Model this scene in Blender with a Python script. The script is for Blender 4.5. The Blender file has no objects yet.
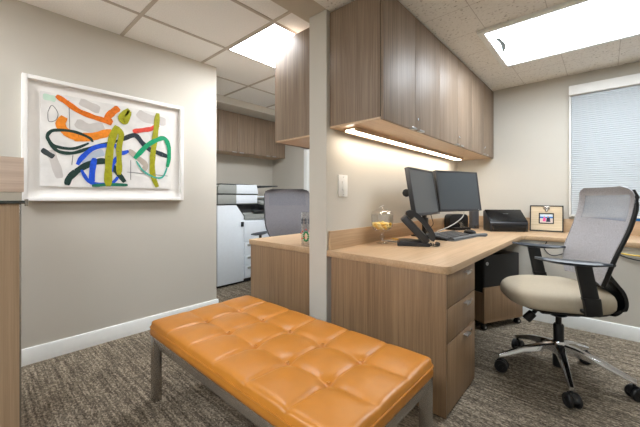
import bpy, bmesh, math, random
from mathutils import Vector, Matrix
random.seed(7)
S = bpy.context.scene
COL = S.collection
PI = math.pi
rad = math.radians

# ------------------------------------------------------------------ materials
def lin(c):
    return tuple((x/12.92 if x <= .04045 else ((x+.055)/1.055)**2.4) for x in (v/255. for v in c)) + (1.,)

def new_mat(name):
    m = bpy.data.materials.new(name); m.use_nodes = True
    nt = m.node_tree
    return m, nt, nt.nodes['Principled BSDF'], nt.nodes['Material Output']

def pbr(name, rgb, rough=.5, metal=0., noise=.03, nscale=30., bump=0., bscale=200., spec=.5, coat=0., trans=0., ior=1.45):
    m, nt, b, out = new_mat(name)
    b.inputs['Roughness'].default_value = rough
    b.inputs['Metallic'].default_value = metal
    b.inputs['Specular IOR Level'].default_value = spec
    b.inputs['Coat Weight'].default_value = coat
    b.inputs['Transmission Weight'].default_value = trans
    b.inputs['IOR'].default_value = ior
    tc = nt.nodes.new('ShaderNodeTexCoord')
    if noise:
        n = nt.nodes.new('ShaderNodeTexNoise'); n.inputs['Scale'].default_value = nscale; n.inputs['Detail'].default_value = 4
        nt.links.new(tc.outputs['Object'], n.inputs['Vector'])
        r = nt.nodes.new('ShaderNodeValToRGB')
        c = lin(rgb)
        r.color_ramp.elements[0].position = .3; r.color_ramp.elements[1].position = .7
        r.color_ramp.elements[0].color = tuple(max(0, v*(1-noise)) for v in c[:3])+(1,)
        r.color_ramp.elements[1].color = tuple(min(1, v*(1+noise)) for v in c[:3])+(1,)
        nt.links.new(n.outputs['Fac'], r.inputs['Fac']); nt.links.new(r.outputs['Color'], b.inputs['Base Color'])
    else:
        b.inputs['Base Color'].default_value = lin(rgb)
    if bump:
        n2 = nt.nodes.new('ShaderNodeTexNoise'); n2.inputs['Scale'].default_value = bscale; n2.inputs['Detail'].default_value = 3
        nt.links.new(tc.outputs['Object'], n2.inputs['Vector'])
        bp = nt.nodes.new('ShaderNodeBump'); bp.inputs['Strength'].default_value = bump; bp.inputs['Distance'].default_value = .002
        nt.links.new(n2.outputs['Fac'], bp.inputs['Height']); nt.links.new(bp.outputs['Normal'], b.inputs['Normal'])
    return m

def emit(name, rgb, strength):
    m, nt, b, out = new_mat(name)
    b.inputs['Base Color'].default_value = lin(rgb)
    b.inputs['Emission Color'].default_value = lin(rgb)
    b.inputs['Emission Strength'].default_value = strength
    return m

def wood(name, dark, light, axis='Z', rough=.42, band=1.0):
    """laminate with straight fine grain along one axis"""
    m, nt, b, out = new_mat(name)
    b.inputs['Roughness'].default_value = rough
    tc = nt.nodes.new('ShaderNodeTexCoord')
    def stretched(s_cross, s_along, detail):
        mp = nt.nodes.new('ShaderNodeMapping')
        sc = [s_cross]*3; sc['XYZ'.index(axis)] = s_along
        mp.inputs['Scale'].default_value = sc
        nt.links.new(tc.outputs['Object'], mp.inputs['Vector'])
        n = nt.nodes.new('ShaderNodeTexNoise'); n.inputs['Scale'].default_value = 1.; n.inputs['Detail'].default_value = detail
        n.inputs['Roughness'].default_value = .6
        nt.links.new(mp.outputs['Vector'], n.inputs['Vector'])
        return n
    broad = stretched(11.*band, .3, 2.); fine = stretched(210., 3.5, 4.); mid = stretched(75., 1.2, 3.)
    m1 = nt.nodes.new('ShaderNodeMath'); m1.operation = 'MULTIPLY_ADD'; m1.inputs[1].default_value = .28
    m2 = nt.nodes.new('ShaderNodeMath'); m2.operation = 'MULTIPLY_ADD'; m2.inputs[1].default_value = .34
    m3 = nt.nodes.new('ShaderNodeMath'); m3.operation = 'MULTIPLY'; m3.inputs[1].default_value = .42
    nt.links.new(fine.outputs['Fac'], m3.inputs[0])
    nt.links.new(mid.outputs['Fac'], m2.inputs[0]); nt.links.new(m3.outputs[0], m2.inputs[2])
    nt.links.new(broad.outputs['Fac'], m1.inputs[0]); nt.links.new(m2.outputs[0], m1.inputs[2])
    r = nt.nodes.new('ShaderNodeValToRGB')
    r.color_ramp.elements[0].position = .38; r.color_ramp.elements[1].position = .68
    r.color_ramp.elements[0].color = lin(dark); r.color_ramp.elements[1].color = lin(light)
    nt.links.new(m1.outputs[0], r.inputs['Fac']); nt.links.new(r.outputs['Color'], b.inputs['Base Color'])
    bp = nt.nodes.new('ShaderNodeBump'); bp.inputs['Strength'].default_value = .08; bp.inputs['Distance'].default_value = .001
    nt.links.new(fine.outputs['Fac'], bp.inputs['Height']); nt.links.new(bp.outputs['Normal'], b.inputs['Normal'])
    return m

def carpet_mat():
    m, nt, b, out = new_mat('carpet')
    b.inputs['Roughness'].default_value = .95; b.inputs['Specular IOR Level'].default_value = .1
    tc = nt.nodes.new('ShaderNodeTexCoord')
    def nz(sc, detail=3):
        mp = nt.nodes.new('ShaderNodeMapping'); mp.inputs['Scale'].default_value = sc
        nt.links.new(tc.outputs['Object'], mp.inputs['Vector'])
        n = nt.nodes.new('ShaderNodeTexNoise'); n.inputs['Scale'].default_value = 1.; n.inputs['Detail'].default_value = detail
        n.inputs['Roughness'].default_value = .65
        nt.links.new(mp.outputs['Vector'], n.inputs['Vector']); return n
    stripe = nz((3.0, 66., 1.), 2); patch = nz((5., 24., 1.), 3)
    mp = nt.nodes.new('ShaderNodeMapping'); mp.inputs['Scale'].default_value = (105., 165., 60.)
    nt.links.new(tc.outputs['Object'], mp.inputs['Vector'])
    vo = nt.nodes.new('ShaderNodeTexVoronoi'); vo.inputs['Scale'].default_value = 1.
    nt.links.new(mp.outputs['Vector'], vo.inputs['Vector'])
    sp = nt.nodes.new('ShaderNodeSeparateColor'); nt.links.new(vo.outputs['Color'], sp.inputs['Color'])
    a = nt.nodes.new('ShaderNodeMath'); a.operation = 'MULTIPLY_ADD'; a.inputs[1].default_value = .56
    c = nt.nodes.new('ShaderNodeMath'); c.operation = 'MULTIPLY_ADD'; c.inputs[1].default_value = .26
    d = nt.nodes.new('ShaderNodeMath'); d.operation = 'MULTIPLY'; d.inputs[1].default_value = .20
    nt.links.new(patch.outputs['Fac'], d.inputs[0])
    nt.links.new(sp.outputs['Red'], c.inputs[0]); nt.links.new(d.outputs[0], c.inputs[2])
    nt.links.new(stripe.outputs['Fac'], a.inputs[0]); nt.links.new(c.outputs[0], a.inputs[2])
    r = nt.nodes.new('ShaderNodeValToRGB')
    r.color_ramp.elements[0].position = .31; r.color_ramp.elements[1].position = .68
    r.color_ramp.elements[0].color = lin((68, 61, 52)); r.color_ramp.elements[1].color = lin((170, 158, 140))
    e = r.color_ramp.elements.new(.52); e.color = lin((117, 107, 93))
    nt.links.new(a.outputs[0], r.inputs['Fac']); nt.links.new(r.outputs['Color'], b.inputs['Base Color'])
    bp = nt.nodes.new('ShaderNodeBump'); bp.inputs['Strength'].default_value = .6; bp.inputs['Distance'].default_value = .004
    nt.links.new(a.outputs[0], bp.inputs['Height']); nt.links.new(bp.outputs['Normal'], b.inputs['Normal'])
    return m

def fissured_mat():
    """old fissured ceiling tile: dark pits and fine seams"""
    m, nt, b, out = new_mat('fissured_tile')
    b.inputs['Roughness'].default_value = .9; b.inputs['Specular IOR Level'].default_value = .15
    tc = nt.nodes.new('ShaderNodeTexCoord')
    mp = nt.nodes.new('ShaderNodeMapping'); mp.inputs['Scale'].default_value = (52, 75, 40)
    nt.links.new(tc.outputs['Object'], mp.inputs['Vector'])
    n = nt.nodes.new('ShaderNodeTexNoise'); n.inputs['Scale'].default_value = 1; n.inputs['Detail'].default_value = 5; n.inputs['Roughness'].default_value = .62
    nt.links.new(mp.outputs['Vector'], n.inputs['Vector'])
    r = nt.nodes.new('ShaderNodeValToRGB')
    els = r.color_ramp.elements
    els[0].position = .29; els[0].color = lin((104, 90, 78)); els[1].position = .405; els[1].color = lin((237, 235, 229))
    e = els.new(.72); e.color = lin((243, 241, 236))
    nt.links.new(n.outputs['Fac'], r.inputs['Fac'])
    sep = nt.nodes.new('ShaderNodeSeparateXYZ'); nt.links.new(tc.outputs['Object'], sep.inputs[0])
    def seam(sock, off, period):
        ad = nt.nodes.new('ShaderNodeMath'); ad.operation = 'ADD'; ad.inputs[1].default_value = off+20*period
        nt.links.new(sock, ad.inputs[0])
        mo = nt.nodes.new('ShaderNodeMath'); mo.operation = 'MODULO'; mo.inputs[1].default_value = period
        nt.links.new(ad.outputs[0], mo.inputs[0])
        lt = nt.nodes.new('ShaderNodeMath'); lt.operation = 'LESS_THAN'; lt.inputs[1].default_value = .0035
        nt.links.new(mo.outputs[0], lt.inputs[0]); return lt
    s1 = seam(sep.outputs['X'], .635, .362); s2 = seam(sep.outputs['Y'], -2.47, .362)
    mx = nt.nodes.new('ShaderNodeMath'); mx.operation = 'MAXIMUM'
    nt.links.new(s1.outputs[0], mx.inputs[0]); nt.links.new(s2.outputs[0], mx.inputs[1])
    mf = nt.nodes.new('ShaderNodeMath'); mf.operation = 'MULTIPLY'; mf.inputs[1].default_value = .45
    nt.links.new(mx.outputs[0], mf.inputs[0])
    mix = nt.nodes.new('ShaderNodeMix'); mix.data_type = 'RGBA'
    nt.links.new(mf.outputs[0], mix.inputs['Factor']); nt.links.new(r.outputs['Color'], mix.inputs['A'])
    mix.inputs['B'].default_value = lin((120, 104, 90))
    nt.links.new(mix.outputs['Result'], b.inputs['Base Color'])
    bp = nt.nodes.new('ShaderNodeBump'); bp.inputs['Strength'].default_value = .5; bp.inputs['Distance'].default_value = .004
    nt.links.new(r.outputs['Color'], bp.inputs['Height']); nt.links.new(bp.outputs['Normal'], b.inputs['Normal'])
    return m

def mesh_fabric(name, rgb, see, scale=1.):
    """woven mesh: partly open"""
    m, nt, b, out = new_mat(name)
    b.inputs['Roughness'].default_value = .8; b.inputs['Specular IOR Level'].default_value = .2
    tc = nt.nodes.new('ShaderNodeTexCoord')
    n = nt.nodes.new('ShaderNodeTexNoise'); n.inputs['Scale'].default_value = 260*scale; n.inputs['Detail'].default_value = 2
    nt.links.new(tc.outputs['Object'], n.inputs['Vector'])
    r = nt.nodes.new('ShaderNodeValToRGB'); c = lin(rgb)
    r.color_ramp.elements[0].position = .35; r.color_ramp.elements[1].position = .65
    r.color_ramp.elements[0].color = tuple(v*.72 for v in c[:3])+(1,); r.color_ramp.elements[1].color = tuple(min(1, v*1.25) for v in c[:3])+(1,)
    nt.links.new(n.outputs['Fac'], r.inputs['Fac']); nt.links.new(r.outputs['Color'], b.inputs['Base Color'])
    tr = nt.nodes.new('ShaderNodeBsdfTransparent')
    mx = nt.nodes.new('ShaderNodeMixShader'); mx.inputs['Fac'].default_value = see
    nt.links.new(b.outputs[0], mx.inputs[1]); nt.links.new(tr.outputs[0], mx.inputs[2]); nt.links.new(mx.outputs[0], out.inputs['Surface'])
    return m

def shade_mat():
    m, nt, b, out = new_mat('shade_fabric')
    b.inputs['Base Color'].default_value = lin((212, 218, 222)); b.inputs['Roughness'].default_value = .85
    tl = nt.nodes.new('ShaderNodeBsdfTranslucent'); tl.inputs['Color'].default_value = lin((228, 233, 236))
    mx = nt.nodes.new('ShaderNodeMixShader'); mx.inputs['Fac'].default_value = .35
    nt.links.new(b.outputs[0], mx.inputs[1]); nt.links.new(tl.outputs[0], mx.inputs[2]); nt.links.new(mx.outputs[0], out.inputs['Surface'])
    return m

def clear_mat(name, rgb=(255, 255, 255), gl=.12):
    """thin clear glass: mostly straight through, with a sheen"""
    m, nt, b, out = new_mat(name)
    tr = nt.nodes.new('ShaderNodeBsdfTransparent'); tr.inputs['Color'].default_value = lin(rgb)
    g = nt.nodes.new('ShaderNodeBsdfGlossy'); g.inputs['Roughness'].default_value = .04
    lw = nt.nodes.new('ShaderNodeLayerWeight'); lw.inputs['Blend'].default_value = .35
    ma = nt.nodes.new('ShaderNodeMath'); ma.operation = 'MULTIPLY_ADD'; ma.inputs[1].default_value = .32; ma.inputs[2].default_value = gl
    nt.links.new(lw.outputs['Facing'], ma.inputs[0])
    mx = nt.nodes.new('ShaderNodeMixShader'); nt.links.new(ma.outputs[0], mx.inputs['Fac'])
    nt.links.new(tr.outputs[0], mx.inputs[1]); nt.links.new(g.outputs[0], mx.inputs[2]); nt.links.new(mx.outputs[0], out.inputs['Surface'])
    return m

M = {}
M['wall'] = pbr('wall_paint', (203, 199, 189), .75, noise=.012, nscale=3, bump=.06, bscale=350, spec=.25)
M['wall_left'] = M['wall']
M['trim'] = pbr('white_trim_paint', (240, 243, 241), .4, noise=.01)
M['header'] = pbr('beam_paint', (196, 186, 170), .7, noise=.012, spec=.25)
M['carpet'] = carpet_mat()
M['fissured'] = fissured_mat()
M['tile'] = pbr('smooth_ceiling_tile', (244, 242, 238), .9, noise=.05, nscale=120, bump=.35, bscale=260, spec=.15)
M['grid'] = pbr('ceiling_grid_metal', (190, 180, 168), .55, noise=.01)
WD, WL = (118, 92, 67), (162, 132, 100)
M['wood'] = wood('laminate_vertical_grain', WD, WL, 'Z')
M['woody'] = wood('laminate_grain_lengthwise', (170, 141, 108), (204, 174, 140), 'Y')
M['woodx'] = wood('laminate_grain_crosswise', (170, 141, 108), (204, 174, 140), 'X')
M['woodup'] = wood('laminate_upper_doors', (114, 96, 79), (162, 142, 122), 'Z', .5)
M['woodpink'] = wood('laminate_counter_slab', (206, 182, 162), (232, 212, 194), 'Y')
M['cabin'] = wood('cabinet_underside', (190, 158, 124), (222, 194, 162), 'Y')
M['dark'] = pbr('gap_shade', (30, 28, 27), .8, noise=0)  # shade of door and drawer gaps, put into the carcass colour
M['chrome'] = pbr('polished_chrome', (214, 216, 220), .12, 1., noise=0)
M['nickel'] = pbr('satin_nickel', (190, 190, 190), .3, 1., noise=0)
M['steel'] = pbr('brushed_steel', (176, 170, 162), .26, .9, noise=.06, nscale=90)
M['leather'] = pbr('tan_leather', (188, 121, 42), .33, noise=.06, nscale=14, bump=.12, bscale=420, spec=.5)
M['black'] = pbr('black_plastic', (22, 23, 25), .42, noise=.05)
M['blacksoft'] = pbr('black_soft_pad', (50, 57, 65), .36, noise=.05)
M['blackglossy'] = pbr('black_gloss', (18, 19, 21), .22, noise=0)
M['scanner'] = pbr('dark_graphite_plastic', (44, 46, 50), .36, noise=.04)
M['bezel'] = pbr('monitor_bezel', (52, 52, 54), .4, noise=.03)
M['screen'] = pbr('dark_screen', (66, 70, 73), .28, noise=0, spec=.6)
M['seat'] = pbr('khaki_seat_fabric', (174, 163, 143), .62, noise=.03, nscale=60, bump=.1, bscale=500, spec=.35)
M['mesh'] = mesh_fabric('grey_mesh_double', (182, 183, 190), .04)
M['meshopen'] = mesh_fabric('grey_mesh_open', (178, 184, 196), .48)
M['shade'] = shade_mat()
M['white'] = pbr('white_plastic', (236, 236, 232), .4, noise=.01)
M['whiteframe'] = pbr('white_frame', (246, 245, 242), .45, noise=.01)
M['mat_board'] = pbr('white_mat_board', (242, 240, 236), .8, noise=.01)
M['glass'] = clear_mat('clear_glass')
M['pane'] = clear_mat('window_glass', gl=.04)
M['smoke'] = clear_mat('smoked_glass_sheet', (70, 95, 95), .15)
M['copier'] = pbr('copier_white_plastic', (228, 236, 243), .45, noise=.015)
M['copiergrey'] = pbr('copier_grey_plastic', (152, 156, 152), .5, noise=.02)
M['copierdark'] = pbr('copier_dark_plastic', (52, 54, 56), .5, noise=.02)
M['candy'] = pbr('yellow_candy', (250, 200, 70), .4, noise=.08, nscale=50)
M['candyl'] = pbr('pale_candy', (252, 228, 140), .4, noise=.08, nscale=50)
M['cord'] = pbr('grey_cord', (168, 166, 160), .5, noise=0)
M['cordb'] = pbr('black_cord', (32, 32, 34), .5, noise=0)
M['cordy'] = pbr('yellow_cord', (226, 190, 40), .5, noise=0)
M['blue'] = pbr('blue_tape', (36, 140, 232), .5, noise=0)
M['lamp'] = emit('lit_diffuser', (241, 248, 255), 16.5); M['lampl'] = emit('lit_tile_diffuser', (246, 250, 255), 24.)
M['strip'] = emit('lit_strip', (255, 245, 230), 24.)
M['keycap'] = pbr('worn_grey_keycap', (86, 86, 86), .5, noise=.1, nscale=60)
M['phone'] = pbr('phone_plastic', (48, 49, 52), .34, noise=.04)
M['rubber'] = pbr('grey_felt_pad', (104, 105, 104), .8, noise=.06)

# ------------------------------------------------------------------ mesh builder
ORG = {}
class MB:
    def __init__(self): self.bm = bmesh.new(); self.mi = 0
    def _merge(self, sub, mat=None):
        if mat is not None: bmesh.ops.transform(sub, matrix=mat, verts=sub.verts[:])
        for f in sub.faces: f.material_index = self.mi
        bmesh.ops.recalc_face_normals(sub, faces=sub.faces[:])
        me = bpy.data.meshes.new('tmp'); sub.to_mesh(me); sub.free()
        self.bm.from_mesh(me); bpy.data.meshes.remove(me)
        return self
    def box(self, x0, x1, y0, y1, z0, z1, bev=0., seg=2, mat=None):
        s = bmesh.new(); bmesh.ops.create_cube(s, size=1.)
        for v in s.verts:
            v.co = Vector(((x0+x1)/2+v.co.x*(x1-x0), (y0+y1)/2+v.co.y*(y1-y0), (z0+z1)/2+v.co.z*(z1-z0)))
        if bev: bmesh.ops.bevel(s, geom=s.edges[:], offset=bev, segments=seg, profile=.5, affect='EDGES')
        return self._merge(s, mat)
    def loft(self, rings, caps=True, closed=True, mat=None):
        s = bmesh.new(); R = [[s.verts.new(Vector(p)) for p in r] for r in rings]
        n = len(R[0])
        for a, b in zip(R[:-1], R[1:]):
            for i in range(n if closed else n-1):
                j = (i+1) % n
                s.faces.new((a[i], a[j], b[j], b[i]))
        if caps and closed:
            s.faces.new(R[0][::-1]); s.faces.new(R[-1])
        return self._merge(s, mat)
    def prism(self, poly, axis, a, b, bev=0., mat=None):
        """poly in the two other axes (in xyz order), extruded along axis"""
        def P(u, v, w):
            return {'X': (w, u, v), 'Y': (u, w, v), 'Z': (u, v, w)}[axis]
        s = bmesh.new()
        A = [s.verts.new(P(u, v, a)) for u, v in poly]; B = [s.verts.new(P(u, v, b)) for u, v in poly]
        n = len(poly)
        for i in range(n): s.faces.new((A[i], A[(i+1) % n], B[(i+1) % n], B[i]))
        s.faces.new(A[::-1]); s.faces.new(B)
        if bev:
            bmesh.ops.recalc_face_normals(s, faces=s.faces[:])
            bmesh.ops.bevel(s, geom=s.edges[:], offset=bev, segments=2, profile=.5, affect='EDGES')
        return self._merge(s, mat)
    def lathe(self, prof, c=(0, 0, 0), axis='Z', n=24, mat=None, caps=True):
        rings = []
        for r, h in prof:
            ring = []
            for i in range(n):
                t = 2*PI*i/n; u, v = r*math.cos(t), r*math.sin(t)
                p = {'Z': (u, v, h), 'X': (h, u, v), 'Y': (u, h, v)}[axis]
                ring.append(Vector(p)+Vector(c))
            rings.append(ring)
        return self.loft(rings, caps, True, mat)
    def tube(self, path, r, n=8, mat=None, ry=None, up=(0, 0, 1), sub=0):
        pts = [Vector(p) for p in path]
        if sub: pts = smooth(pts, sub)
        rings = []; N = len(pts)
        for i, p in enumerate(pts):
            d = (pts[min(i+1, N-1)]-pts[max(i-1, 0)]).normalized()
            u = Vector(up)
            if abs(d.dot(u)) > .98: u = Vector((1, 0, 0))
            s_ = d.cross(u).normalized(); t_ = s_.cross(d).normalized()
            rr = r[min(len(r)-1, round(i*(len(r)-1)/(N-1)))] if isinstance(r, (list, tuple)) else r
            rb = rr if ry is None else ry
            rings.append([p+s_*rr*math.cos(2*PI*k/n)+t_*rb*math.sin(2*PI*k/n) for k in range(n)])
        return self.loft(rings, True, True, mat)
    def sweep(self, path, w, t, side=(0, 1, 0), sub=0, mat=None):
        """flat bar: width w along side, thickness t"""
        pts = [Vector(p) for p in path]
        if sub: pts = smooth(pts, sub)
        N = len(pts); rings = []; sd = Vector(side).normalized()
        for i, p in enumerate(pts):
            d = (pts[min(i+1, N-1)]-pts[max(i-1, 0)]).normalized(); nn = d.cross(sd).normalized()
            ww = w[min(len(w)-1, round(i*(len(w)-1)/(N-1)))] if isinstance(w, (list, tuple)) else w
            rings.append([p+sd*ww/2+nn*t/2, p-sd*ww/2+nn*t/2, p-sd*ww/2-nn*t/2, p+sd*ww/2-nn*t/2])
        return self.loft(rings, True, True, mat)
    def sphere(self, c, r, sx=1, sy=1, sz=1, u=12, v=8):
        s = bmesh.new(); bmesh.ops.create_uvsphere(s, u_segments=u, v_segments=v, radius=r)
        for q in s.verts: q.co = Vector((q.co.x*sx+c[0], q.co.y*sy+c[1], q.co.z*sz+c[2]))
        return self._merge(s)
    def quad(self, pts):
        s = bmesh.new(); s.faces.new([s.verts.new(Vector(p)) for p in pts]); return self._merge(s)
    def xform(self, mat): bmesh.ops.transform(self.bm, matrix=mat, verts=self.bm.verts[:]); return self
    def build(self, name, mats, parent=None, org=None, sharp=38):
        bm = self.bm
        o3 = Vector(org) if org is not None else (ORG.get(parent.name, Vector((0, 0, 0))) if parent else Vector((0, 0, 0)))
        if o3.length: bmesh.ops.translate(bm, vec=-o3, verts=bm.verts[:])
        bm.normal_update()
        for f in bm.faces: f.smooth = True
        for e in bm.edges:
            if len(e.link_faces) == 2 and e.calc_face_angle(0) > rad(sharp): e.smooth = False
        me = bpy.data.meshes.new(name); bm.to_mesh(me); bm.free()
        for m in (mats if isinstance(mats, (list, tuple)) else [mats]): me.materials.append(m)
        o = bpy.data.objects.new(name, me); COL.objects.link(o)
        if parent: o.parent = parent
        else: o.location = o3
        ORG[o.name] = o3
        return o

def smooth(pts, sub):
    out = []; N = len(pts)
    for i in range(N-1):
        p0, p1, p2, p3 = pts[max(i-1, 0)], pts[i], pts[i+1], pts[min(i+2, N-1)]
        for k in range(sub):
            t = k/sub
            out.append(.5*((2*p1)+(p2-p0)*t+(2*p0-5*p1+4*p2-p3)*t*t+(3*p1-p0-3*p2+p3)*t**3))
    out.append(pts[-1]); return out

def tag(o, label=None, cat=None, group=None, kind=None):
    if label: o['label'] = label
    if cat: o['category'] = cat
    if group: o['group'] = group
    if kind: o['kind'] = kind
    return o
def thing(name, label, cat, loc, rz=0., group=None, world=True):
    """an Empty at the thing's base; parts are built in world coordinates (world) or in its own (not world)"""
    o = bpy.data.objects.new(name, None); COL.objects.link(o); o.empty_display_size = .05
    o.location = loc; o.rotation_euler = (0, 0, rz)
    ORG[o.name] = Vector(loc) if world else Vector((0, 0, 0))
    return tag(o, label, cat, group)
def dup(root, loc, rz, label=None, group=None):
    def cp(o, par):
        c = o.copy(); COL.objects.link(c); c.parent = par
        for ch in list(o.children): cp(ch, c)
        return c
    r = cp(root, None); r.location = loc; r.rotation_euler = (0, 0, rz)
    return tag(r, label, None, group)
def struct(o): return tag(o, kind='structure')
def B(*a, **k): return MB().box(*a, **k)

# ------------------------------------------------------------------ camera, world, view
cam = bpy.data.cameras.new('camera'); co = bpy.data.objects.new('camera', cam); COL.objects.link(co)
co.location = (0, 0, 1.068); co.rotation_euler = (PI/2, 0, rad(41.87))
cam.sensor_width = 36.; cam.sensor_fit = 'HORIZONTAL'; cam.lens = 317.5/640*36; cam.shift_y = -15./640; cam.clip_start = .02
S.camera = co
W = bpy.data.worlds.new('daylight'); S.world = W; W.use_nodes = True
bg = W.node_tree.nodes['Background']; bg.inputs['Color'].default_value = (.86, .93, 1., 1.); bg.inputs['Strength'].default_value = 1.35
S.view_settings.view_transform = 'Standard'; S.view_settings.look = 'None'
S.view_settings.exposure = 0.; S.view_settings.gamma = 1.; S.view_settings.use_curve_mapping = False
# ------------------------------------------------------------------ the setting
LC, RC = 2.325, 2.28          # ceiling heights, left and right of the partition
WX = -2.77                    # wall with the painting
PX0, PX1 = -1.475, -1.325     # partition
FY = 3.97                     # wall with the window
CY = 3.35                     # low wall under the return counter
struct(B(-4.3, 1.9, -2.7, 4.2, -.06, 0).build('floor', M['carpet']))
struct(B(-4.3, -1.52, -2.7, 4.2, LC, LC+.08).build('ceiling', M['tile'])).name = 'ceiling_smooth'
struct(B(PX1, 1.9, -2.7, 4.2, RC, RC+.12).build('ceiling_fissured', M['fissured']))
struct(B(-1.52, PX1, -2.7, FY, RC, RC+.12).build('trim_1', M['header']))
g = MB()
for k in range(-3, 3):
    x = -2.357+.608*k
    if -4.06 < x < -1.53: g.box(x-.012, x+.012, -2.5, 3.36, LC-.004, LC+.004)
for k in range(-7, 4):
    y = 1.455+.655*k
    if -2.5 < y < 3.36: g.box(-4.06, -1.52, y-.012, y+.012, LC-.0045, LC+.004)
struct(g.build('trim_2', M['grid']))
struct(B(WX-.12, WX, -2.5, 1.604, 0, LC).build('wall_left', M['wall']))
struct(B(-4.06, WX-.12, 1.484, 1.604, 0, LC).build('wall_return', M['wall']))
struct(B(-4.18, -4.06, 1.484, 3.48, 0, LC).build('wall_alcove', M['wall']))
struct(B(-4.06, PX0, 3.36, 3.48, 0, LC).build('wall_alcove_back', M['wall']))
struct(B(-4.06, -3.47, 1.604, 3.36, 2.24, LC).build('trim_3', M['wall']))
w = MB().box(PX0, PX1, 1.54, FY, 0, RC)
struct(w.build('wall_partition', M['wall']))
WX0, WX1, WZ0, WZ1 = -.21, .86, .93, 2.06
w = MB().box(PX0, WX0, FY, FY+.12, 0, RC).box(WX1, 1.82, FY, FY+.12, 0, RC)
w.box(WX0, WX1, FY, FY+.12, 0, WZ0).box(WX0, WX1, FY, FY+.12, WZ1, RC)
struct(w.build('wall_far', M['wall']))
struct(B(PX1, 1.7, CY, FY, 0, .699).build('wall_far_low', M['wall']))
struct(B(1.7, 1.82, -2.5, FY, 0, RC).build('wall_right', M['wall']))
struct(B(WX-.12, 1.82, -2.62, -2.5, 0, LC).build('wall_back', M['wall']))
# window behind the shade
fr = MB()
for a in ((WX0, WX0+.05, WZ0, WZ1), (WX1-.05, WX1, WZ0, WZ1), (WX0+.05, WX1-.05, WZ0, WZ0+.05), (WX0+.05, WX1-.05, WZ1-.05, WZ1)):
    fr.box(a[0], a[1], FY+.04, FY+.09, a[2], a[3])
fr.box(.30, .35, FY+.045, FY+.085, WZ0+.05, WZ1-.05)
wf = struct(fr.build('window_1', M['trim']))
B(WX0+.05, WX1-.05, FY+.06, FY+.066, WZ0+.05, WZ1-.05).build('window_pane', M['pane'], wf)
# baseboards with an eased top edge
def baseboard(name, poly, axis, a, b): struct(MB().prism(poly, axis, a, b).build(name, M['trim']))
bp = lambda x, s: [(x, 0), (x+s*.014, 0), (x+s*.014, .09), (x+s*.008, .104), (x, .105)]
baseboard('baseboard_left', bp(WX, 1), 'Y', -2.5, 1.618)
baseboard('baseboard_return', bp(1.604, 1), 'X', -4.06, WX)
baseboard('baseboard_far', bp(CY, -1), 'X', -1.3, 1.7)
baseboard('baseboard_alcove_back', bp(3.36, -1), 'X', -4.06, -3.33)
# door casing at the end of the alcove
d = MB()
d.box(-3.315, -3.235, 3.335, 3.36, 0, 2.1, .004).box(-3.235, -2.4, 3.335, 3.36, 2.02, 2.1, .004).box(-2.48, -2.4, 3.335, 3.36, 0, 2.02, .004)
dr = struct(d.build('door_1', M['trim']))
B(-3.233, -2.482, 3.352, 3.36, .005, 2.018).build('door_slab', M['trim'], dr)

# ------------------------------------------------------------------ ceiling lights
def troffer(name, label, x0, x1, y0, y1, z, fw, frame_mat, drop):
    t = thing(name, label, 'ceiling light', ((x0+x1)/2, (y0+y1)/2, z-drop))
    f = MB()
    f.box(x0-fw, x0, y0-fw, y1+fw, z-drop, z, .002).box(x1, x1+fw, y0-fw, y1+fw, z-drop, z, .002)
    f.box(x0, x1, y0-fw, y0, z-drop, z, .002).box(x0, x1, y1, y1+fw, z-drop, z, .002)
    f.build('frame', frame_mat, t)
    B(x0, x1, y0, y1, z-drop*.55, z-.0005).build('diffuser', M['lamp' if z < 2.3 else 'lampl'], t)
    return t
troffer('ceiling_light', 'bright white fluorescent panel set in the smooth tile grid above the copier alcove', -2.345, -1.761, 1.478, 2.686, LC, .01, M['grid'], .008)
tr = troffer('ceiling_light', 'wide bright fluorescent panel with metal frame in the speckled ceiling above the task chair', -.648, .60, 2.51, 3.245, RC, .042, M['trim'], .022)
# a grey lamp end showing through the lit panel
MB().tube([(-.61, 2.60, RC-.0135), (-.592, 2.70, RC-.0135), (-.590, 2.82, RC-.0135), (-.615, 2.93, RC-.0135)], [.004, .014, .016, .006], 6, ry=.0025, sub=4).build('lamp_end', pbr('lamp_end_grey', (160, 182, 198), .4, noise=0), tr)
troffer('ceiling_light', 'added fill light panel, unseen, in the smooth tile grid behind the camera on the painting side', -2.345, -1.761, -1.82, -.51, LC, .01, M['grid'], .008)  # added out of view to brighten the painting side
troffer('ceiling_light', 'added fill light panel with metal frame, unseen, in the speckled ceiling behind the camera', -.648, .60, -1.2, -.465, RC, .032, M['grid'], .014)  # second added panel, out of view, lifts the overall brightness

# ------------------------------------------------------------------ framed painting
t = thing('framed_painting', 'abstract painting with orange, blue and green strokes in a white frame', 'painting', (WX, .75, 1.05))
FX = -2.72
f = MB()
y0, y1, z0, z1 = .235, 1.263, 1.053, 1.860
fw = .026
f.box(WX+.0005, FX, y0, y0+fw, z0, z1, .002).box(WX+.0005, FX, y1-fw, y1, z0, z1, .002)
f.box(WX+.0005, FX, y0+fw, y1-fw, z0, z0+fw, .002).box(WX+.0005, FX, y0+fw, y1-fw, z1-fw, z1, .002)
f.build('frame', M['whiteframe'], t)
B(WX+.0005, -2.755, y0+fw, y1-fw, z0+fw, z1-fw).build('mat_board', M['mat_board'], t)
PC = {'orange': (226, 116, 22), 'orange2': (240, 142, 36), 'dkgreen': (28, 58, 52), 'navy': (34, 48, 58), 'blue': (26, 84, 214),
      'olive': (164, 164, 20), 'green2': (24, 118, 92), 'red': (216, 72, 56), 'green': (0, 158, 108), 'teal': (70, 176, 160),
      'taupe': (186, 176, 164), 'palegrey': (204, 200, 196), 'paleblue': (184, 196, 210), 'char': (58, 66, 68), 'line': (120, 122, 122), 'paleteal': (196, 224, 206)}
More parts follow.
